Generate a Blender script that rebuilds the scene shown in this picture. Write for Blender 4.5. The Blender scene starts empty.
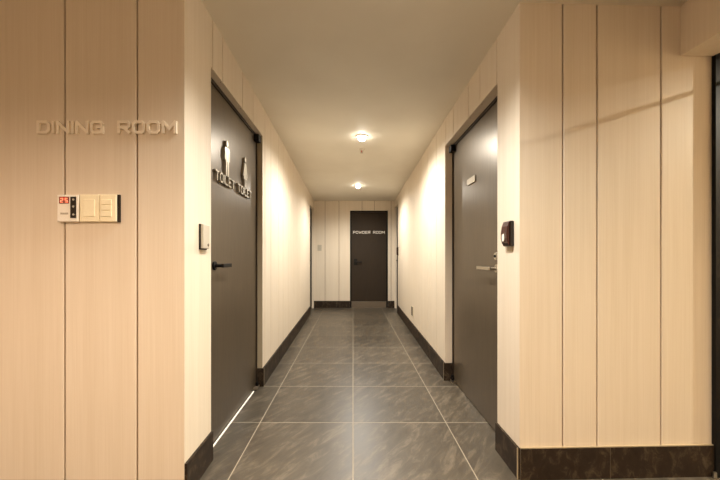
import bpy, bmesh, math, random
from mathutils import Vector, Matrix
random.seed(7)
sc = bpy.context.scene
col = sc.collection
PI = math.pi

# ------------------------------------------------------------------ materials
def srgb(r, g, b):
    f = lambda c: (c/255/12.92) if c/255 <= .04045 else ((c/255+.055)/1.055)**2.4
    return (f(r), f(g), f(b), 1)

def new_mat(name):
    m = bpy.data.materials.new(name); m.use_nodes = True
    nt = m.node_tree
    return m, nt, nt.nodes['Principled BSDF']

def plain(name, c, rough=.5, metal=0.0, bump=0.0, bscale=200, spec=.5):
    m, nt, b = new_mat(name)
    b.inputs['Base Color'].default_value = c
    b.inputs['Roughness'].default_value = rough
    b.inputs['Metallic'].default_value = metal
    b.inputs['Specular IOR Level'].default_value = spec
    tc = nt.nodes.new('ShaderNodeTexCoord')
    n = nt.nodes.new('ShaderNodeTexNoise'); n.inputs['Scale'].default_value = bscale
    nt.links.new(tc.outputs['Object'], n.inputs['Vector'])
    mx = nt.nodes.new('ShaderNodeMix'); mx.data_type = 'RGBA'
    mx.inputs['A'].default_value = tuple(x*.93 for x in c[:3])+(1,)
    mx.inputs['B'].default_value = tuple(min(1, x*1.07) for x in c[:3])+(1,)
    nt.links.new(n.outputs['Fac'], mx.inputs['Factor'])
    nt.links.new(mx.outputs['Result'], b.inputs['Base Color'])
    if bump:
        bp = nt.nodes.new('ShaderNodeBump'); bp.inputs['Strength'].default_value = bump
        bp.inputs['Distance'].default_value = .002
        nt.links.new(n.outputs['Fac'], bp.inputs['Height'])
        nt.links.new(bp.outputs['Normal'], b.inputs['Normal'])
    return m

def emit(name, c, s):
    m, nt, b = new_mat(name)
    b.inputs['Base Color'].default_value = c
    b.inputs['Emission Color'].default_value = c
    b.inputs['Emission Strength'].default_value = s
    return m

def wood_mat(name, dark, light, rough=.58):
    """pale laminate with a fine vertical grain, in object space"""
    m, nt, b = new_mat(name)
    N = nt.nodes.new; L = nt.links.new
    tc = N('ShaderNodeTexCoord')
    mp = N('ShaderNodeMapping'); mp.inputs['Scale'].default_value = (170, 170, 2.2)
    L(tc.outputs['Object'], mp.inputs['Vector'])
    n1 = N('ShaderNodeTexNoise'); n1.inputs['Scale'].default_value = 1; n1.inputs['Detail'].default_value = 4
    L(mp.outputs['Vector'], n1.inputs['Vector'])
    mp2 = N('ShaderNodeMapping'); mp2.inputs['Scale'].default_value = (28, 28, .7)
    L(tc.outputs['Object'], mp2.inputs['Vector'])
    n2 = N('ShaderNodeTexNoise'); n2.inputs['Scale'].default_value = 1; n2.inputs['Detail'].default_value = 3
    L(mp2.outputs['Vector'], n2.inputs['Vector'])
    mx = N('ShaderNodeMix'); mx.data_type = 'FLOAT'; mx.inputs['Factor'].default_value = .45
    L(n1.outputs['Fac'], mx.inputs['A']); L(n2.outputs['Fac'], mx.inputs['B'])
    cr = N('ShaderNodeValToRGB')
    cr.color_ramp.elements[0].position = .3; cr.color_ramp.elements[0].color = dark
    cr.color_ramp.elements[1].position = .68; cr.color_ramp.elements[1].color = light
    L(mx.outputs['Result'], cr.inputs['Fac'])
    L(cr.outputs['Color'], b.inputs['Base Color'])
    b.inputs['Roughness'].default_value = rough
    b.inputs['Specular IOR Level'].default_value = .35
    bp = N('ShaderNodeBump'); bp.inputs['Strength'].default_value = .12; bp.inputs['Distance'].default_value = .001
    L(n1.outputs['Fac'], bp.inputs['Height']); L(bp.outputs['Normal'], b.inputs['Normal'])
    return m

def slate_nodes(nt, lo, hi, vein, scale=1.0, tilevar=None):
    N = nt.nodes.new; L = nt.links.new
    tc = N('ShaderNodeTexCoord')
    vec = tc.outputs['Object']
    mp = N('ShaderNodeMapping'); mp.inputs['Scale'].default_value = (4*scale, 15*scale, 9*scale)
    if tilevar is not None:
        add = N('ShaderNodeVectorMath'); add.operation = 'ADD'
        L(vec, add.inputs[0]); L(tilevar, add.inputs[1]); vec = add.outputs[0]
    rt = N('ShaderNodeMapping'); rt.inputs['Rotation'].default_value = (0, 0, -.95)
    L(vec, rt.inputs['Vector']); L(rt.outputs['Vector'], mp.inputs['Vector'])
    n = N('ShaderNodeTexNoise'); n.inputs['Scale'].default_value = 1.3; n.inputs['Detail'].default_value = 9
    n.inputs['Roughness'].default_value = .68; n.inputs['Distortion'].default_value = .5
    L(mp.outputs['Vector'], n.inputs['Vector'])
    cr = N('ShaderNodeValToRGB')
    e = cr.color_ramp.elements
    e[0].position = .22; e[0].color = lo
    e[1].position = .74; e[1].color = vein
    k = e.new(.52); k.color = hi
    L(n.outputs['Fac'], cr.inputs['Fac'])
    return n, cr

def floor_mat():
    m, nt, b = new_mat('slate_tile')
    N = nt.nodes.new; L = nt.links.new
    tc = N('ShaderNodeTexCoord'); sx = N('ShaderNodeSeparateXYZ'); L(tc.outputs['Object'], sx.inputs[0])
    def M(op, a, b_=None, c=None):
        n = N('ShaderNodeMath'); n.operation = op
        for i, v in enumerate((a, b_, c)):
            if v is None: continue
            if isinstance(v, (int, float)): n.inputs[i].default_value = v
            else: L(v, n.inputs[i])
        return n.outputs[0]
    T = .6
    gx = M('DIVIDE', M('ADD', sx.outputs['X'], 6.0), T)
    gy = M('DIVIDE', M('ADD', sx.outputs['Y'], 6.0-2.146+.6*4-.0), T)
    fx = M('FRACT', gx); fy = M('FRACT', gy)
    ix = M('FLOOR', gx); iy = M('FLOOR', gy)
    dx = M('MINIMUM', fx, M('SUBTRACT', 1.0, fx)); dy = M('MINIMUM', fy, M('SUBTRACT', 1.0, fy))
    d = M('MINIMUM', dx, dy)
    grout = M('LESS_THAN', d, .0042)
    cx = N('ShaderNodeCombineXYZ'); L(ix, cx.inputs[0]); L(iy, cx.inputs[1])
    wn = N('ShaderNodeTexWhiteNoise'); L(cx.outputs[0], wn.inputs['Vector'])
    sc_ = N('ShaderNodeVectorMath'); sc_.operation = 'SCALE'; sc_.inputs['Scale'].default_value = 9
    L(wn.outputs['Color'], sc_.inputs[0])
    n, cr = slate_nodes(nt, srgb(58, 51, 42), srgb(82, 74, 62), srgb(120, 109, 93), 1.0, sc_.outputs[0])
    hv = N('ShaderNodeHueSaturation'); L(cr.outputs['Color'], hv.inputs['Color'])
    L(M('ADD', .80, M('MULTIPLY', wn.outputs['Value'], .34)), hv.inputs['Value'])
    mx = N('ShaderNodeMix'); mx.data_type = 'RGBA'
    L(grout, mx.inputs['Factor']); L(hv.outputs['Color'], mx.inputs['A'])
    mx.inputs['B'].default_value = srgb(160, 150, 132)
    L(mx.outputs['Result'], b.inputs['Base Color'])
    rr = M('ADD', .28, M('MULTIPLY', n.outputs['Fac'], .20))
    L(M('MAXIMUM', rr, M('MULTIPLY', grout, .8)), b.inputs['Roughness'])
    hgt = M('SUBTRACT', n.outputs['Fac'], M('MULTIPLY', grout, .8))
    bp = N('ShaderNodeBump'); bp.inputs['Strength'].default_value = .22; bp.inputs['Distance'].default_value = .004
    L(hgt, bp.inputs['Height']); L(bp.outputs['Normal'], b.inputs['Normal'])
    return m

def base_mat():
    m, nt, b = new_mat('slate_skirting')
    n, cr = slate_nodes(nt, srgb(30, 23, 16), srgb(47, 37, 28), srgb(92, 78, 62), 1.3)
    nt.links.new(cr.outputs['Color'], b.inputs['Base Color'])
    b.inputs['Roughness'].default_value = .5; b.inputs['Specular IOR Level'].default_value = .2
    return m

def ceiling_mat():
    m, nt, b = new_mat('ceiling_paint')
    N = nt.nodes.new; L = nt.links.new
    tc = N('ShaderNodeTexCoord')
    n = N('ShaderNodeTexNoise'); n.inputs['Scale'].default_value = 2.0; n.inputs['Detail'].default_value = 3
    L(tc.outputs['Object'], n.inputs['Vector'])
    cr = N('ShaderNodeValToRGB'); e = cr.color_ramp.elements
    e[0].position = .3; e[0].color = srgb(226, 219, 204); e[1].position = .7; e[1].color = srgb(233, 227, 213)
    L(n.outputs['Fac'], cr.inputs['Fac']); L(cr.outputs['Color'], b.inputs['Base Color'])
    b.inputs['Roughness'].default_value = .6; b.inputs['Specular IOR Level'].default_value = .3
    n2 = N('ShaderNodeTexNoise'); n2.inputs['Scale'].default_value = 260
    L(tc.outputs['Object'], n2.inputs['Vector'])
    bp = N('ShaderNodeBump'); bp.inputs['Strength'].default_value = .05; bp.inputs['Distance'].default_value = .002
    L(n2.outputs['Fac'], bp.inputs['Height']); L(bp.outputs['Normal'], b.inputs['Normal'])
    return m

def door_mat(name, c, rough, metal=.5):
    m, nt, b = new_mat(name)
    N = nt.nodes.new; L = nt.links.new
    tc = N('ShaderNodeTexCoord'); mp = N('ShaderNodeMapping'); mp.inputs['Scale'].default_value = (240, 240, 5)
    L(tc.outputs['Object'], mp.inputs['Vector'])
    n = N('ShaderNodeTexNoise'); n.inputs['Scale'].default_value = 1; n.inputs['Detail'].default_value = 3
    L(mp.outputs['Vector'], n.inputs['Vector'])
    cr = N('ShaderNodeValToRGB'); e = cr.color_ramp.elements
    e[0].position = .3; e[0].color = tuple(x*.86 for x in c[:3])+(1,)
    e[1].position = .7; e[1].color = tuple(x*1.14 for x in c[:3])+(1,)
    L(n.outputs['Fac'], cr.inputs['Fac']); L(cr.outputs['Color'], b.inputs['Base Color'])
    b.inputs['Metallic'].default_value = metal; b.inputs['Roughness'].default_value = rough
    bp = N('ShaderNodeBump'); bp.inputs['Strength'].default_value = .06; bp.inputs['Distance'].default_value = .001
    L(n.outputs['Fac'], bp.inputs['Height']); L(bp.outputs['Normal'], b.inputs['Normal'])
    return m

WOOD = wood_mat('pale_wood_laminate', srgb(218, 203, 181), srgb(228, 215, 196))
GROOVE = plain('groove_shadow_gap', srgb(120, 82, 46), .8)
FLOOR = floor_mat(); BASE = base_mat(); CEIL = ceiling_mat()
DOOR = door_mat('dark_bronze_steel', srgb(102, 90, 74), .33, .5)
DOORB = door_mat('dark_brown_steel', srgb(54, 45, 36), .55, 0)
DOORB.node_tree.nodes['Principled BSDF'].inputs['Specular IOR Level'].default_value = .12
FRAME = plain('dark_door_frame', srgb(52, 43, 34), .45, .3)
BLACK = plain('black_metal', srgb(13, 11, 10), .5, 0, spec=.2)
CHROME = plain('satin_steel', srgb(196, 188, 174), .28, 1.0)
STEEL = plain('brushed_steel_letters', srgb(172, 162, 145), .36, .8)
DKSTEEL = plain('dark_steel_plate', srgb(122, 110, 95), .45, .6)
TRIM = plain('pale_edge_trim', srgb(176, 160, 132), .4, .2)
JOINT = plain('skirting_joint', srgb(104, 92, 76), .6)
WHITE = plain('white_plastic', srgb(246, 240, 228), .35)
CREAM = plain('cream_plastic', srgb(253, 240, 208), .35)
GREY = plain('grey_plastic', srgb(190, 180, 162), .35)
BLKP = plain('black_plastic', srgb(24, 16, 13), .2)
MAROON = plain('maroon_plastic', srgb(58, 22, 18), .2)
GLOSSW = plain('glossy_white_plastic', srgb(240, 236, 228), .2)
LCD = emit('lit_red_display', srgb(96, 30, 18), .35)
DIGIT = emit('lit_display_digits', srgb(255, 165, 125), .6)
OUTL = plain('beige_plastic', srgb(216, 203, 178), .4)
JAMB = plain('beige_painted_steel', srgb(176, 162, 138), .45, .1)
SOCK = plain('brown_socket', srgb(84, 68, 48), .4)
LAMPE = emit('lamp_lens', (1, .93, .8, 1), 40)
GAPL = emit('gap_glow', (1, .92, .8, 1), .3)
REDG = plain('red_glass_bulb', srgb(190, 60, 45), .15)
BRASSW = plain('white_enamel', srgb(216, 205, 186), .35)
WOODLET = plain('wood_tone_acrylic', srgb(240, 228, 208), .3)

# ------------------------------------------------------------------ mesh helpers
class MB:
    def __init__(s): s.bm = bmesh.new(); s.mats = []
    def _m(s, mat):
        if mat not in s.mats: s.mats.append(mat)
        return s.mats.index(mat)
    def prism(s, pts, axis_lo, axis_hi, mat, fn):
        """closed prism; pts 2D polygon, fn(p, t) -> 3D"""
        mi = s._m(mat)
        a = [s.bm.verts.new(fn(p, axis_lo)) for p in pts]
        b = [s.bm.verts.new(fn(p, axis_hi)) for p in pts]
        fs = [s.bm.faces.new(a[::-1]), s.bm.faces.new(b)]
        n = len(pts)
        for i in range(n): fs.append(s.bm.faces.new((a[i], a[(i+1) % n], b[(i+1) % n], b[i])))
        for f in fs: f.material_index = mi
        return fs
    def box(s, lo, hi, mat, F=None, ch=0):
        x0, y0, z0 = lo; x1, y1, z1 = hi
        if ch:
            pts = [(x0+ch, y0), (x1-ch, y0), (x1, y0+ch), (x1, y1-ch), (x1-ch, y1), (x0+ch, y1), (x0, y1-ch), (x0, y0+ch)]
        else: pts = [(x0, y0), (x1, y0), (x1, y1), (x0, y1)]
        G = F or (lambda v: v)
        return s.prism(pts, z0, z1, mat, lambda p, t: G(Vector((p[0], p[1], t))))
    def cyl(s, p0, p1, r0, r1, mat, seg=24):
        p0 = Vector(p0); p1 = Vector(p1); ax = (p1-p0).normalized()
        t = Vector((0, 0, 1)) if abs(ax.z) < .9 else Vector((1, 0, 0))
        u = ax.cross(t).normalized(); v = ax.cross(u)
        mi = s._m(mat)
        a = [s.bm.verts.new(p0+(u*math.cos(k*2*PI/seg)+v*math.sin(k*2*PI/seg))*r0) for k in range(seg)]
        b = [s.bm.verts.new(p1+(u*math.cos(k*2*PI/seg)+v*math.sin(k*2*PI/seg))*r1) for k in range(seg)]
        fs = [s.bm.faces.new(a[::-1]), s.bm.faces.new(b)]
        for i in range(seg): fs.append(s.bm.faces.new((a[i], a[(i+1) % seg], b[(i+1) % seg], b[i])))
        for f in fs: f.material_index = mi
    def lathe(s, prof, c, mat, seg=32, closed=False):
        """prof: (r, z) list about the vertical axis through c"""
        mi = s._m(mat); rings = []
        for r, z in prof:
            if r < 1e-5: rings.append([s.bm.verts.new((c[0], c[1], c[2]+z))])
            else: rings.append([s.bm.verts.new((c[0]+r*math.cos(k*2*PI/seg), c[1]+r*math.sin(k*2*PI/seg), c[2]+z)) for k in range(seg)])
        pairs = list(zip(rings, rings[1:])) + ([(rings[-1], rings[0])] if closed else [])
        for a, b in pairs:
            for i in range(seg):
                j = (i+1) % seg
                if len(a) == 1 and len(b) == 1: continue
                if len(a) == 1: f = s.bm.faces.new((a[0], b[i], b[j]))
                elif len(b) == 1: f = s.bm.faces.new((a[i], a[j], b[0]))
                else: f = s.bm.faces.new((a[i], a[j], b[j], b[i]))
                f.material_index = mi; f.smooth = True
    def tube(s, pts, r, mat, seg=12):
        for a, b in zip(pts, pts[1:]): s.cyl(a, b, r, r, mat, seg)
    def build(s, name, parent=None, kind=None, bevel=0, smooth=False):
        bmesh.ops.recalc_face_normals(s.bm, faces=s.bm.faces)
        me = bpy.data.meshes.new(name); s.bm.to_mesh(me); s.bm.free()
        for m in s.mats: me.materials.append(m)
        if smooth:
            for p in me.polygons: p.use_smooth = True
        o = bpy.data.objects.new(name, me); col.objects.link(o)
        if parent:
            o.parent = parent; o.matrix_parent_inverse = parent.matrix_basis.inverted()
        if kind: o['kind'] = kind
        if bevel:
            bv = o.modifiers.new('bevel', 'BEVEL'); bv.width = bevel; bv.segments = 2; bv.limit_method = 'ANGLE'
        return o

def empty(name, loc, kind=None):
    o = bpy.data.objects.new(name, None); col.objects.link(o); o.location = loc; o.empty_display_size = .1
    if kind: o['kind'] = kind
    return o

def tag(o, label, cat, group=None):
    o['label'] = label; o['category'] = cat
    if group: o['group'] = group
    return o

class Wall:
    """frame on a vertical wall plane: s along the wall, n out of the wall into the room, z up"""
    def __init__(w, p0, u, n, sk=None, u2=None, n2=None):
        w.sk = sk
        if sk is not None:
            w.u2 = Vector((u2[0], u2[1], 0)).normalized(); w.n2 = Vector((n2[0], n2[1], 0)).normalized()
        w.p0 = Vector((p0[0], p0[1], 0)); w.u = Vector((u[0], u[1], 0)).normalized(); w.n = Vector((n[0], n[1], 0)).normalized()
    def __call__(w, s, n, z):
        if w.sk is not None and s > w.sk + 1e-6: return w.p0 + w.u*w.sk + w.u2*(s-w.sk) + w.n2*n + Vector((0, 0, z))
        return w.p0 + w.u*s + w.n*n + Vector((0, 0, z))
    def F(w, v): return w(v.x, v.y, v.z)

def panel_wall(name, W, s0, s1, z0, ztop, grooves, openings=(), thick=.16, kind='structure', gap=.007, b0=0, b1=0):
    """laminate boards with shadow gaps on a backing; openings: (s0, s1, ztop)"""
    mb = MB()
    cuts = sorted(set([s0, s1] + [g for g in grooves if s0 < g < s1] + [v for o in openings for v in o[:2] if s0 < v < s1]))
    c = .0025
    for a, b in zip(cuts, cuts[1:]):
        mid = (a+b)/2
        zl = z0
        for o in openings:
            if o[0] < mid < o[1]: zl = o[2]
        ga = gap/2 if a in grooves else 0; gb = gap/2 if b in grooves else 0
        pts = [(a+ga, -.016), (a+ga, -c), (a+ga+c, 0), (b-gb-c, 0), (b-gb, -c), (b-gb, -.016)]
        if not ga: pts = [(a, -.016), (a, 0)] + pts[3:]
        if not gb: pts = pts[:-3] + [(b, 0), (b, -.016)]
        mb.prism(pts, zl, ztop, WOOD, lambda p, t: W(p[0], p[1], t))
    bc = sorted(set([s0, s1] + [v for o in openings for v in o[:2] if s0 <= v <= s1]))
    for a, b in zip(bc, bc[1:]):
        if a == s0: a += b0
        if b == s1: b -= b1
        zl = z0
        for o in openings:
            if o[0] < (a+b)/2 < o[1]: zl = o[2]
        mb.box((a, -thick, zl), (b, -.016, ztop), WOOD, W.F)
    for g in grooves:
        if not (s0 < g < s1): continue
        zl = z0
        for o in openings:
            if o[0] < g < o[1]: zl = o[2]
        mb.box((g-gap*.8, -.0159, zl+.001), (g+gap*.8, -.0125, ztop), GROOVE, W.F)
    return mb.build(name, kind=kind)

# ------------------------------------------------------------------ camera
H = 1.07; FPX = 332.0
cam_d = bpy.data.cameras.new('camera'); cam = bpy.data.objects.new('camera', cam_d); col.objects.link(cam)
cam.location = (0, 0, H); cam.rotation_euler = (PI/2, 0, 0)
cam_d.sensor_width = 36; cam_d.lens = FPX/720*36
cam_d.shift_x = 7/720; cam_d.shift_y = 17/720; cam_d.clip_start = .02
sc.camera = cam

# ------------------------------------------------------------------ wall frames
YL, YR, YE = 1.4765, 1.600, 6.965
aL, aR = .0163, .0168
XL0, XR0 = -.7494, .803
WL = Wall((XL0, YL), (0, 1), (1, 0), 2.751-YL, (-aL, 1), (1, aL))          # corridor left, s ~ depth - YL
WR = Wall((XR0, YR), (-.002, 1), (-1, -.002), 2.885-YR, (aR, 1), (-1, aR))          # corridor right, s ~ depth - YR
WE = Wall((-.95, YE), (1, 0), (0, -1))           # end wall, s = x + .95
WFL = Wall((-2.6, YL), (1, 0), (0, -1))          # front left, s = x + 2.6
k = (1.629-1.600)/(1.763-.795)
WFR = Wall((XR0, YR), (1, k), (k, -1))           # front right, s ~ x - .795
BH = .15                                          # skirting height
ZT = 2.42

# ---- corridor left wall
gl = [1.773, 1.91, 2.25, 2.49, 2.83]
v = 2.83; st = [.22, .34, .24, .34, .13]
i = 0
while v < 6.8:
    v += st[i % 5]; gl.append(v); i += 1
D1 = (1.752-YL, 2.751-YL, 2.075)
D4 = (6.22-YL, 6.93-YL, 2.06)
wall_l = panel_wall('wall_left', WL, .0006, YE-YL+.1, 0, ZT, [g-YL for g in gl], [D1, D4], thick=.14, gap=.009, b0=.014)
# ---- corridor right wall
gr = [1.855, 2.098, 2.307]; v = 2.307; i = 0; st = [.34, .22, .34, .24, .17]
while v < 6.8:
    v += st[i % 5]; gr.append(v); i += 1
D2 = (1.845-YR, 2.885-YR, 2.036)
D5 = (6.36-YR, 6.93-YR, 2.10)
wall_r = panel_wall('wall_right', WR, .0006, YE-YR+.1, 0, ZT, [g-YR for g in gr], [D2, D5], thick=.16, gap=.009, b0=.014)
# ---- end wall with the dark door
D3 = (-.063+.95, .734+.95, 2.045)
ge = [-.587+.95, -.294+.95, .19+.95, .45+.95, .80+.95]
wall_e = panel_wall('wall_end', WE, 0, 1.95, 0, ZT, ge, [D3], thick=.14, gap=.007)
# ---- front walls
wall_fl = panel_wall('wall_front_left', WFL, 0, 2.6+XL0-.0006, 0, ZT, [v+2.6 for v in (-2.25, -1.93, -1.607, -1.283, -.9606)], thick=.13, gap=.0065, b1=.016)
wall_fr = panel_wall('wall_front_right', WFR, .0006, 1.763-XR0+.001, 0, ZT, [v-XR0 for v in (1.016, 1.186, 1.505)], thick=.15, gap=.0065, b0=.016)

# ---- floor
mb = MB(); mb.box((-2.8, -2.8, -.06), (4.1, 7.6, 0), FLOOR)
mb.build('floor', kind='structure')

# ---- ceiling (its height drifts by a few centimetres, as in the photo)
def zc(x, y):
    t = min(1, max(0, (y-1.5)/(YE-1.5)))
    l = 2.343+(2.250-2.343)*t
    r = 2.298-.028*min(1, t/.25)-.022*max(0, (t-.25)/.75)
    q = min(1, max(0, (x+.78)/1.6))
    return l+(r-l)*q
mb = MB(); mi = mb._m(CEIL)
xs = [-2.8, -.78, -.4, 0, .4, .82, 2.0]; ys = [-2.8, 0, 1.5, 2.5, 3.5, 4.5, 5.5, YE, 7.5]
g0 = [[mb.bm.verts.new((x, y, zc(x, y))) for y in ys] for x in xs]
g1 = [[mb.bm.verts.new((x, y, 2.5)) for y in ys] for x in xs]
for a in range(len(xs)-1):
    for b in range(len(ys)-1):
        for g in (g0, g1):
            f = mb.bm.faces.new((g[a][b], g[a+1][b], g[a+1][b+1], g[a][b+1])); f.smooth = True
for a in range(len(xs)-1):
    for b in (0, len(ys)-1): mb.bm.faces.new((g0[a][b], g0[a+1][b], g1[a+1][b], g1[a][b]))
for b in range(len(ys)-1):
    for a in (0, len(xs)-1): mb.bm.faces.new((g0[a][b], g0[a][b+1], g1[a][b+1], g1[a][b]))
mb.build('ceiling', kind='structure')

# ---- room behind the camera
WBK = Wall((-2.8, -2.6), (1, 0), (0, 1))
panel_wall('wall_back', WBK, 0, 4.7, 0, ZT, [.4, .9, 1.4, 1.9, 2.4, 2.9, 3.4, 3.9], thick=.1)
WSL = Wall((-2.6, -2.6), (0, 1), (1, 0))
panel_wall('wall_side_left', WSL, 0, 4.2, 0, ZT, [.5, 1.0, 1.5, 2.0, 2.5, 3.0, 3.5], thick=.1)
# right side wall, its doorway starting at the front wall
WSR = Wall((1.763, 1.629), (0, -1), (-1, 0))      # s runs towards the camera
DS = (.0, 1.0, 2.11)
panel_wall('wall_side_right', WSR, 0, 4.25, 0, ZT, [1.5, 2.0, 2.5, 3.0, 3.5], [DS], thick=.2)
# bulkhead above that doorway
mb = MB()
mb.box((1.600, -1.2, 2.052), (1.762, 1.6235, ZT), WOOD)
mb.build('wall_bulkhead', kind='structure')
# room beyond the doorway
mb = MB()
mb.box((1.97, -.6, 2.62), (4.1, 1.85, 2.70), CEIL); mb.build('ceiling_side_room', kind='structure')
mb = MB()
mb.box((4.0, -.6, 0), (4.1, 1.85, 2.62), WOOD); mb.box((1.97, 1.75, 0), (4.0, 1.85, 2.62), WOOD); mb.box((1.97, -.6, 0), (4.0, -.5, 2.62), WOOD)
mb.build('wall_side_room', kind='structure')

# ------------------------------------------------------------------ skirtings
def skirting(name, W, runs, h=BH, t=.012, joints=(), cap=False, returns=()):
    mb = MB()
    for a, b in runs:
        cs = [a] + [j for j in joints if a < j < b] + [b]
        for p, q in zip(cs, cs[1:]):
            e0 = .0015 if p != a else 0; e1 = .0015 if q != b else 0
            mb.box((p+e0, 0, 0), (q-e1, t, h), BASE, W.F)
        if len(cs) > 2: mb.box((a, 0, 0), (b, t-.001, h-.001), JOINT, W.F)
        if cap: mb.box((a, .0, h), (b, t*.75, h+.004), TRIM, W.F)  # pale strip painting the highlight along the panels' bottom edge
    for s_, n_ in returns: mb.box((s_-.010, n_, 0), (s_, t, h), BASE, W.F)
    return mb.build(name, kind='structure')
LE = YE-YL; RE = YE-YR
skirting('baseboard_left', WL, [(0, D1[0]), (D1[1], D4[0]-.0)], joints=[1.9, 2.5, 3.1, 3.7, 4.3], returns=[(D1[1], -.041)])
skirting('baseboard_right', WR, [(0, D2[0]), (D2[1], D5[0])], joints=[1.9, 2.5, 3.1, 3.7, 4.3], returns=[(D2[1], -.059)])
skirting('baseboard_end', WE, [(.13, D3[0]), (D3[1], 1.83)], joints=[.6])
skirting('baseboard_front_left', WFL, [(0, 2.6+XL0-.001)], h=.078, t=.012)
skirting('baseboard_front_right', WFR, [(0, 1.763-XR0)], joints=[(609-353)*1.61/332-XR0], cap=True)
# thin upright edge strips on the skirting corners
n = 1
for W, s in ((WR, -.0025), (WL, D1[1]-.0005), (WR, D2[1]-.0005)):
    mb = MB(); mb.box((s, .008, 0), (s+.003, .0135, BH+.001), TRIM, W.F)
    mb.build('trim_%d' % n, kind='structure'); n += 1

# ------------------------------------------------------------------ lettering
GL = {'D': ([[(0, 0), (.75, 0), (1, .25), (1, .75), (.75, 1), (0, 1), (0, 0)]], 1.0),
      'I': ([[(0, 0), (0, 1)]], 0.0),
      'N': ([[(0, 0), (0, 1), (1, 0), (1, 1)]], 1.0),
      'G': ([[(1, .8), (.8, 1), (.2, 1), (0, .8), (0, .2), (.2, 0), (1, 0), (1, .5), (.55, .5)]], 1.0),
      'R': ([[(0, 0), (0, 1), (.85, 1), (1, .85), (1, .6), (.85, .45), (0, .45)], [(.5, .45), (1, 0)]], 1.0),
      'O': ([[(.2, 0), (.8, 0), (1, .2), (1, .8), (.8, 1), (.2, 1), (0, .8), (0, .2), (.2, 0)]], 1.0),
      'M': ([[(0, 0), (0, 1), (.5, .35), (1, 1), (1, 0)]], 1.15),
      'T': ([[(0, 1), (1, 1)], [(.5, 1), (.5, 0)]], .95),
      'L': ([[(0, 1), (0, 0), (1, 0)]], .9),
      'E': ([[(1, 0), (0, 0), (0, 1), (1, 1)], [(0, .5), (.85, .5)]], .9),
      'P': ([[(0, 0), (0, 1), (.85, 1), (1, .85), (1, .58), (.85, .43), (0, .43)]], .95),
      'W': ([[(0, 1), (.25, 0), (.5, .75), (.75, 0), (1, 1)]], 1.3)}
def lettering(text, W, s0, s1, zb, h, n0, depth, mat, parent, stroke=.17):
    """raised letters, cap height h, spread from s0 to s1 (s1 < s0 reads towards smaller s)"""
    ws = [.75 if c == ' ' else GL[c][1] for c in text]
    gap = .42
    tot = sum(ws) + gap*(len(text)-1)
    sg = (s1-s0)/tot                                   # length of one unit
    x = 0; t = stroke*h/2
    for c, w in zip(text, ws):
        if c != ' ':
            mb = MB(); di = 0
            for pl in GL[c][0]:
                P = [Vector((s0+(x+px*w)*sg, zb+pz*h)) for px, pz in pl]
                for a, b in zip(P, P[1:]):
                    d = (b-a); L = d.length; d = d/L; q = Vector((-d.y, d.x))
                    a2 = a-d*t*.8; b2 = b+d*t*.8
                    pts = [a2+q*t, b2+q*t, b2-q*t, a2-q*t]
                    mb.prism([(p.x, p.y) for p in pts], n0, n0+depth+di, mat, lambda p, k_: W(p[0], k_, p[1])); di += .00025
            mb.build('letter', parent)
        x += w+gap

sign = empty('room_sign', WFL(2.6-1.08, 0, 1.6))
tag(sign, 'raised wood-toned DINING ROOM lettering on the left front wood wall', 'sign')
pxs = lambda x: (x-353)*YL/332+2.6
lettering('DINING ROOM', WFL, pxs(40), pxs(176), H+(257-133)*YL/332,   .046, -.0005, .010, WOODLET, sign, stroke=.25)

# ------------------------------------------------------------------ doors
def door_frame(W, d, inset, parent, mat=FRAME, w=.022, depth=.05):
    """flat jambs and head set just in front of and around the leaf"""
    mb = MB(); a, b, zt = d
    mb.box((a+.0005, -inset-depth+.012, 0), (a+w, -inset+.006, zt), mat, W.F)
    mb.box((b-w, -inset-depth+.012, 0), (b-.0005, -inset+.006, zt), mat, W.F)
    mb.box((a+w, -inset-depth+.012, zt-w), (b-w, -inset+.006, zt-.0005), mat, W.F)
    return mb.build('frame', parent)
def door_leaf(W, d, inset, parent, mat, gap=.006, w=.022, zb=.008):
    mb = MB(); a, b, zt = d
    mb.box((a+w+.003, -inset-.04, zb), (b-w-.003, -inset, zt-w-.004), mat, W.F)
    return mb.build('leaf', parent, bevel=.0015)
def lever(W, s, z, n, direction, mat, parent, length=.12, name='handle', rose='round'):
    """lever handle: rose, neck, and a lever lying along the wall"""
    mb = MB()
    if rose == 'round': mb.cyl(W(s, n, z), W(s, n+.010, z), .026, .025, mat, 28)
    else: mb.box((s-.024, n, z-.024), (s+.024, n+.010, z+.024), mat, W.F)
    mb.cyl(W(s, n+.009, z), W(s, n+.055, z), .010, .010, mat, 20)
    e = s+direction*length
    lo, hi = min(s-direction*.011, e), max(s-direction*.011, e)
    mb.box((lo, n+.043, z-.011), (hi, n+.058, z+.011), mat, W.F, ch=.004)
    return mb.build(name, parent, bevel=.002)

# door 1: the dark double-sign toilet door on the left
d1 = empty('door_1', WL((D1[0]+D1[1])/2, -.05, 0), 'structure')
IN1 = .048
door_frame(WL, D1, IN1, d1); door_leaf(WL, D1, IN1, d1, DOOR, zb=.012)
ds = lambda x, X=-.797: 332*abs(X)/(353-x)-YL         # px column on the leaf plane -> s
mb = MB(); mb.box((D1[1]-.003, -IN1+.006, BH), (D1[1]-.0003, -.001, D1[2]-.001), JAMB, WL.F); mb.build('jamb_liner', d1)
lever(WL, .43, 1.02, -IN1, 1, BLACK, d1, .125)
mb = MB(); mb.box((D1[0]+.005, -IN1+.003, .0), (D1[1]-.11, -IN1+.012, .003), GAPL, WL.F); t = mb.build('under_door_glow', d1); t['label'] = 'glowing strip for the bright line under the door'  # glow put into a thin strip, for the light line under the door
mb = MB(); mb.box((D1[1]-.085, -IN1+.001, 2.005), (D1[1]-.023, -IN1+.04, 2.058), BLACK, WL.F); mb.build('top_pivot', d1)
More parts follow.
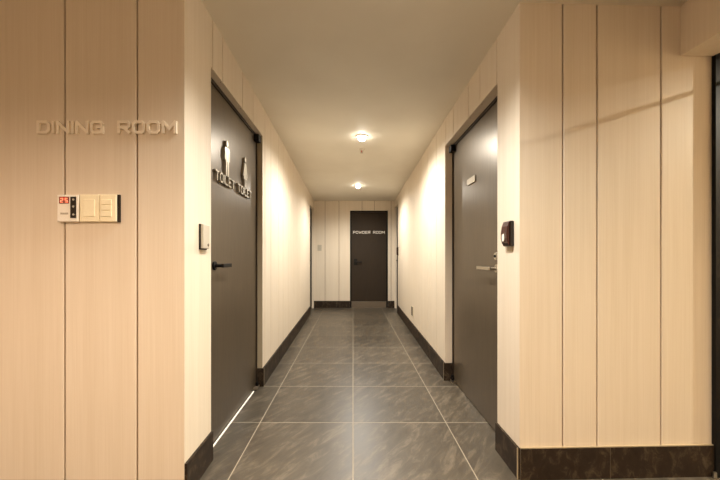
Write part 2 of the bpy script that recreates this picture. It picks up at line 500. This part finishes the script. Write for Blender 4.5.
mb = MB(); mb.box((D1[1]-.10, -IN1+.001, .006), (D1[1]-.022, -IN1+.03, .022), DKSTEEL, WL.F); mb.cyl(WL(D1[1]-.045, -IN1+.016, .022), WL(D1[1]-.045, -IN1+.016, .05), .011, .011, BLACK); mb.build('floor_pivot', d1)
lettering('TOILET TOILET', WL, ds(213.5), ds(249.5), 1.518, .050, -IN1-.0005, .016, STEEL, d1, stroke=.17)
def figure(W, s, z, sc_, n0, parent, woman):
    mb = MB()
    F = lambda p, t: W(s+p[0]*sc_*.8, t, z+p[1]*sc_)
    mb.prism([(.085*math.cos(i*PI/10), .895+.085*math.sin(i*PI/10)) for i in range(20)], n0, n0+.018, STEEL, F)
    if woman:
        body = [(-.10, .78), (.10, .78), (.27, .36), (.20, .33), (.13, .50), (.20, .26), (.09, .26), (.09, 0), (.02, 0), (.02, .26), (-.02, .26), (-.02, 0), (-.09, 0), (-.09, .26), (-.20, .26), (-.13, .50), (-.20, .33), (-.27, .36)]
    else:
        body = [(-.17, .78), (.17, .78), (.22, .73), (.22, .42), (.16, .42), (.16, .66), (.13, .66), (.13, 0), (.02, 0), (.02, .40), (-.02, .40), (-.02, 0), (-.13, 0), (-.13, .66), (-.16, .66), (-.16, .42), (-.22, .42), (-.22, .73)]
    mb.prism(body, n0, n0+.018, STEEL, F)
    return mb.build('pictogram', parent)
p = figure(WL, ds(224.8), 1.572, .225, -IN1-.0005, d1, False); p['label'] = 'steel man figure'
p = figure(WL, ds(243.2), 1.572, .225, -IN1-.0005, d1, True); p['label'] = 'steel woman figure'

# door 2: the dark door on the right
d2 = empty('door_2', WR((D2[0]+D2[1])/2, -.07, 0), 'structure')
IN2 = .066
door_frame(WR, D2, IN2, d2); door_leaf(WR, D2, IN2, d2, DOOR, zb=.006)
lever(WR, .395, 1.0, -IN2, 1, CHROME, d2, .19)
mb = MB(); mb.cyl(WR(.395, -IN2, 1.075), WR(.395, -IN2+.014, 1.075), .024, .021, CHROME, 28); mb.cyl(WR(.395, -IN2+.013, 1.075), WR(.395, -IN2+.02, 1.075), .009, .008, BLACK, 16); mb.build('lock', d2)
mb = MB()
mb.box((.745, -IN2-.0005, 1.605), (.905, -IN2+.008, 1.650), STEEL, WR.F, ch=.002); nb = mb.build('name_plate', d2, bevel=.003)
mb = MB(); mb.box((D2[1]-.085, -IN2+.001, 1.965), (D2[1]-.023, -IN2+.04, 2.017), BLACK, WR.F); mb.build('top_pivot', d2)
mb = MB(); mb.box((D2[1]-.10, -IN2+.001, .0005), (D2[1]-.022, -IN2+.03, .02), CHROME, WR.F); mb.cyl(WR(D2[1]-.045, -IN2+.016, .02), WR(D2[1]-.045, -IN2+.016, .06), .011, .011, BLACK); mb.build('floor_pivot', d2)

# door 3: brown door in the end wall
d3 = empty('door_3', WE((D3[0]+D3[1])/2, -.03, 0), 'structure')
IN3 = .03
door_frame(WE, D3, IN3, d3, mat=BLACK, w=.03); door_leaf(WE, D3, IN3, d3, DOORB, w=.03, zb=.135)
mb = MB(); mb.box((D3[0]+.032, -IN3-.03, .0), (D3[1]-.032, -IN3+.01, .132), DKSTEEL, WE.F); q = mb.build('sill', d3, bevel=.003); q['label'] = 'grey sill step'
lever(WE, D3[0]+.12, .965, -IN3, 1, BLACK, d3, .13)
mb = MB(); mb.box((D3[0]+.085, -IN3, .90), (D3[0]+.155, -IN3+.006, 1.03), BLACK, WE.F); mb.build('lock_plate', d3)
pe = lambda x: (x-353)*YE/332+.95
lettering('POWDER ROOM', WE, pe(353.3), pe(384.5), H+(257-233.4)*YE/332, .048, -IN3-.0005, .010, WHITE, d3, stroke=.15)

# door 4 and 5: side doors just before the end wall
d4 = empty('door_4', WL((D4[0]+D4[1])/2, -.05, 0), 'structure')
door_frame(WL, D4, .05, d4, mat=BLACK); door_leaf(WL, D4, .05, d4, DOORB)
lever(WL, D4[0]+.09, 1.0, -.05, 1, BLACK, d4, .1)
d5 = empty('door_5', WR((D5[0]+D5[1])/2, -.05, 0), 'structure')
door_frame(WR, D5, .05, d5, mat=BLACK); door_leaf(WR, D5, .05, d5, DOORB)
lever(WR, D5[0]+.09, 1.0, -.05, 1, BLACK, d5, .1)

# door 6: black doorway at the right edge, leaf swung out into the side room
d6 = empty('door_6', (1.86, 1.1, 0), 'structure')
mb = MB()
mb.box((.0, -.205, 0), (.020, .004, 2.109), BLACK, WSR.F)
mb.box((.945, -.205, 0), (1.0, .004, 2.109), BLACK, WSR.F)
mb.box((.020, -.205, 2.078), (.945, .004, 2.109), BLACK, WSR.F)
mb.build('frame', d6)
mb = MB(); mb.box((.020, -.19, 1.958), (.945, -.165, 1.970), BLACK, WSR.F); mb.build('transom_bar', d6)
mb = MB(); mb.box((1.99, 1.608, .01), (2.83, 1.646, 2.07), BLACK); mb.build('leaf', d6)
mb = MB(); mb.box((1.742, 1.60, 0), (1.758, 1.612, .006), DKSTEEL); mb.cyl((1.748, 1.604, .005), (1.748, 1.604, .03), .008, .007, CHROME); mb.build('floor_pivot', d6)

# ------------------------------------------------------------------ wall devices
# thermostat and two switches under the lettering
zs = lambda y, d=YL: H+(257-y)*d/332
T = empty('wall_thermostat', WFL(pxs(71), 0, zs(208)))
tag(T, 'cream wall thermostat with lit red display and dark button column, leftmost of the switches', 'thermostat')
mb = MB(); mb.box((pxs(61), 0, zs(222)), (pxs(82), .020, zs(195.5)), WHITE, WFL.F); mb.build('body', T, bevel=.003)
mb = MB(); mb.box((pxs(63.3), .0195, zs(204.3)), (pxs(73), .0215, zs(197.6)), LCD, WFL.F); mb.build('display', T)
mb = MB()
def seg_digit(x0, x1, zb, zt, segs):
    w = (x1-x0)*.24; zm = (zb+zt)/2
    R = {'a': (x0, zt-w, x1, zt), 'g': (x0, zm-w/2, x1, zm+w/2), 'd': (x0, zb, x1, zb+w), 'f': (x0, zm, x0+w, zt), 'b': (x1-w, zm, x1, zt), 'e': (x0, zb, x0+w, zm), 'c': (x1-w, zb, x1, zm)}
    for q in segs:
        r = R[q]; mb.box((r[0], .0213, r[1]), (r[2], .0221, r[3]), DIGIT, WFL.F)
seg_digit(pxs(64.6), pxs(67.4), zs(203.2), zs(198.8), 'abged'); seg_digit(pxs(69), pxs(71.8), zs(203.2), zs(198.8), 'acdfg')
mb.build('digits', T)
mb = MB(); mb.box((pxs(74.3), .0195, zs(218.6)), (pxs(80), .0215, zs(197.6)), BLKP, WFL.F); mb.build('button_column', T)
for yy in (200.4, 207.2, 215.2):
    mb = MB(); c = pxs(77.4); mb.cyl(WFL(c, .0205, zs(yy)), WFL(c, .0228, zs(yy)), .0048, .0042, GREY, 16); mb.build('button', T)
mb = MB(); mb.box((pxs(64.5), .0195, zs(215)), (pxs(72), .0212, zs(213.2)), GREY, WFL.F); mb.build('slot', T)

S1 = empty('light_switch', WFL(pxs(92.5), 0, zs(208)))
tag(S1, 'cream light switch with one large rocker, between the thermostat and the triple switch', 'light switch')
mb = MB(); mb.box((pxs(82.6), 0, zs(222)), (pxs(102), .016, zs(195.2)), CREAM, WFL.F); mb.build('plate', S1, bevel=.003)
mb = MB(); mb.box((pxs(86.3), .0155, zs(217)), (pxs(98), .020, zs(200)), CREAM, WFL.F); mb.build('rocker', S1, bevel=.002)
S2 = empty('light_switch', WFL(pxs(111), 0, zs(208)))
tag(S2, 'cream light switch with three stacked rockers, rightmost beside the corridor corner', 'light switch')
mb = MB(); mb.box((pxs(102.3), 0, zs(222)), (pxs(118.6), .016, zs(195.2)), CREAM, WFL.F); mb.build('plate', S2, bevel=.003)
for ya, yb in ((200, 205.2), (205.7, 210.9), (211.4, 217)):
    mb = MB(); mb.box((pxs(104.3), .0155, zs(yb)), (pxs(114.5), .020, zs(ya)), CREAM, WFL.F); mb.build('rocker', S2, bevel=.002)
mb = MB(); mb.box((pxs(118.8), 0, zs(222.4)), (pxs(121), .010, zs(195)), BLKP, WFL.F); q = mb.build('side_shade', S2); q['label'] = 'dark strip for the shaded end edge'  # black strip put in for the shadow at the plate's right side

# slim grey reader on the left corridor corner
R1 = empty('wall_card_reader', WL(.19, 0, 1.17))
tag(R1, 'slim grey door sensor with black back on the wall before the toilet door', 'card reader')
mb = MB(); mb.box((.135, 0, 1.106), (.212, .008, 1.232), BLKP, WL.F); mb.build('back_plate', R1, bevel=.002)
mb = MB(); mb.box((.139, .0078, 1.112), (.210, .022, 1.230), GREY, WL.F); mb.build('body', R1, bevel=.003)
mb = MB(); mb.cyl(WL(.192, .0215, 1.130), WL(.192, .024, 1.130), .008, .007, DKSTEEL, 16); mb.build('button', R1)
# black reader on the right corridor corner
R2 = empty('wall_card_reader', WR(.08, 0, 1.19))
tag(R2, 'black card reader with white oval spot on the wall before the right door', 'card reader')
mb = MB()
mb.box((.052, 0, 1.124), (.132, .022, 1.252), BLKP, WR.F); mb.build('body', R2, bevel=.005)
mb = MB()
prof = [(1.128, .021), (1.14, .030), (1.165, .036), (1.195, .036), (1.225, .031), (1.248, .023), (1.248, .02), (1.128, .02)]
mb.prism([(b_, a_) for a_, b_ in prof], .060, .124, MAROON, lambda p, t: WR(t, p[0], p[1])); mb.build('cover', R2, bevel=.003)
mb = MB()
mb.prism([(.095+.011*math.cos(i*PI/12), 1.168+.019*math.sin(i*PI/12)) for i in range(24)], .0345, .0385, GLOSSW, lambda p, t: WR(p[0], t, p[1])); mb.build('oval_spot', R2)
mb = MB(); mb.box((.066, 0, 1.098), (.12, .004, 1.123), TRIM, WR.F); mb.build('lower_tab', R2)
# small dark reader by the far right door
R3 = empty('wall_card_reader', WR(D5[0]-.06, 0, 1.18))
tag(R3, 'small dark reader beside the far right doorway near the corridor end', 'card reader')
s = D5[0]-.10
mb = MB(); mb.box((s, -.0015, 1.10), (s+.085, .02, 1.26), BLKP, WR.F); mb.build('body', R3, bevel=.004)
mb = MB(); mb.box((s+.01, .0195, 1.11), (s+.075, .032, 1.25), MAROON, WR.F); mb.build('cover', R3, bevel=.004)
# switch on the end wall
S3 = empty('light_switch', WE(pe(319.6), 0, 1.26))
tag(S3, 'small grey light switch on the end wall left of the dark door', 'light switch')
sx = pe(319.6)
mb = MB(); mb.box((sx-.042, 0, 1.20), (sx+.042, .010, 1.325), GREY, WE.F); mb.build('plate', S3, bevel=.003)
for a, b in ((1.212, 1.260), (1.265, 1.313)):
    mb = MB(); mb.box((sx-.028, .0095, a), (sx+.028, .015, b), GREY, WE.F); mb.build('rocker', S3, bevel=.002)
# low outlet on the right wall
O1 = empty('wall_outlet', WR(4.6-YR, 0, .322))
tag(O1, 'cream wall outlet low on the right corridor wall above the skirting', 'outlet')
so = 4.6-YR
mb = MB(); mb.box((so-.06, 0, .252), (so+.06, .010, .392), OUTL, WR.F); mb.build('plate', O1, bevel=.003)
mb = MB(); mb.box((so-.036, .0095, .264), (so+.036, .018, .38), SOCK, WR.F); mb.build('socket_cover', O1, bevel=.002)

# ------------------------------------------------------------------ lamps
WARM = (1, .97, .89)
def spot(name, loc, watts, angle, blend, colr, r=.04, tilt=None):
    l = bpy.data.lights.new(name, 'SPOT'); l.energy = watts; l.spot_size = math.radians(angle); l.spot_blend = blend
    l.color = colr; l.shadow_soft_size = r
    o = bpy.data.objects.new(name, l); col.objects.link(o); o.location = loc
    if tilt: o.rotation_euler = tilt
    return o
def downlight(x, y, label, watts, angle=168, blend=.6, colr=WARM, group='downlights'):
    z = zc(x, y)
    r = empty('downlight', (x, y, z)); tag(r, label, 'ceiling light', group)
    mb = MB(); mb.lathe([(.062, .006), (.062, -.004), (.056, -.008), (.044, -.008), (.040, -.002), (.040, .006)], (x, y, z), BRASSW, closed=True); mb.build('trim_ring', r)
    mb = MB(); mb.lathe([(0, -.046), (.018, -.044), (.032, -.035), (.039, -.018), (.0395, -.002), (.0, -.001)], (x, y, z), LAMPE); mb.build('lamp', r)
    o = spot('lamp_glow', (x, y, z-.06), watts, angle, blend, colr); 
    o.parent = r; o.matrix_parent_inverse = Matrix.Translation((-x, -y, -z))
    return r
downlight(.09, 3.35, 'bright ceiling downlight over the middle of the corridor, nearer of the two', 98)
downlight(.085, 5.55, 'bright ceiling downlight near the dark end door, farther of the two', 86)
downlight(.085, 1.30, 'ceiling downlight above the corridor mouth, nearest the camera', 105, 140, .9)
downlight(-1.1, -.45, 'ceiling downlight in front of the left wall with lettering', 150, 155, .6, (1, .75, .56))
downlight(.75, -.40, 'ceiling downlight in front of the right front wall', 60, 154, .6, (1, .82, .54))
downlight(.0, -1.2, 'ceiling downlight behind the camera', 40, 160, .6, (1, .74, .52))
sp = empty('sprinkler_head', (.098, 3.75, zc(.098, 3.75)))
tag(sp, 'small sprinkler head on the ceiling just beyond the nearer downlight', 'sprinkler')
c = (.098, 3.75, zc(.098, 3.75))
mb = MB(); mb.lathe([(0, .002), (.036, .002), (.036, -.003), (.024, -.010), (.012, -.012), (0, -.012)], c, BRASSW); mb.build('escutcheon', sp)
mb = MB(); mb.cyl((c[0], c[1], c[2]-.011), (c[0], c[1], c[2]-.034), .005, .005, REDG, 12); mb.build('glass_bulb', sp)
mb = MB()
for sgn in (-1, 1): mb.tube([(c[0]+sgn*.010, c[1], c[2]-.010), (c[0]+sgn*.014, c[1], c[2]-.024), (c[0]+sgn*.002, c[1], c[2]-.036)], .0025, CHROME, 8)
mb.cyl((c[0], c[1], c[2]-.036), (c[0], c[1], c[2]-.039), .018, .018, CHROME, 20); mb.build('deflector', sp)

# lamp of the side room, shining through the black doorway
lx, ly = 3.45, 1.307
r = empty('downlight', (lx, ly, 2.62)); tag(r, 'ceiling lamp in the side room beyond the black doorway', 'ceiling light')
mb = MB(); mb.lathe([(0, 0), (.07, 0), (.07, -.03), (.06, -.035), (0, -.035)], (lx, ly, 2.62), BRASSW); mb.build('body', r)
o = spot('lamp_glow', (lx, ly, 2.444), 200, 160, .3, (1, .92, .74), .012); o.parent = r; o.matrix_parent_inverse = Matrix.Translation((-lx, -ly, -2.62))

# ------------------------------------------------------------------ world and view
w = bpy.data.worlds.new('world'); sc.world = w; w.use_nodes = True
w.node_tree.nodes['Background'].inputs['Color'].default_value = (1, .9, .75, 1)
w.node_tree.nodes['Background'].inputs['Strength'].default_value = .02
sc.view_settings.view_transform = 'Standard'; sc.view_settings.look = 'None'
sc.view_settings.exposure = 0.52; sc.view_settings.gamma = 1; sc.view_settings.use_curve_mapping = False
sc.cycles.use_denoising = True
sc.cycles.max_bounces = 10; sc.cycles.diffuse_bounces = 6
sc.cycles.sample_clamp_indirect = 6
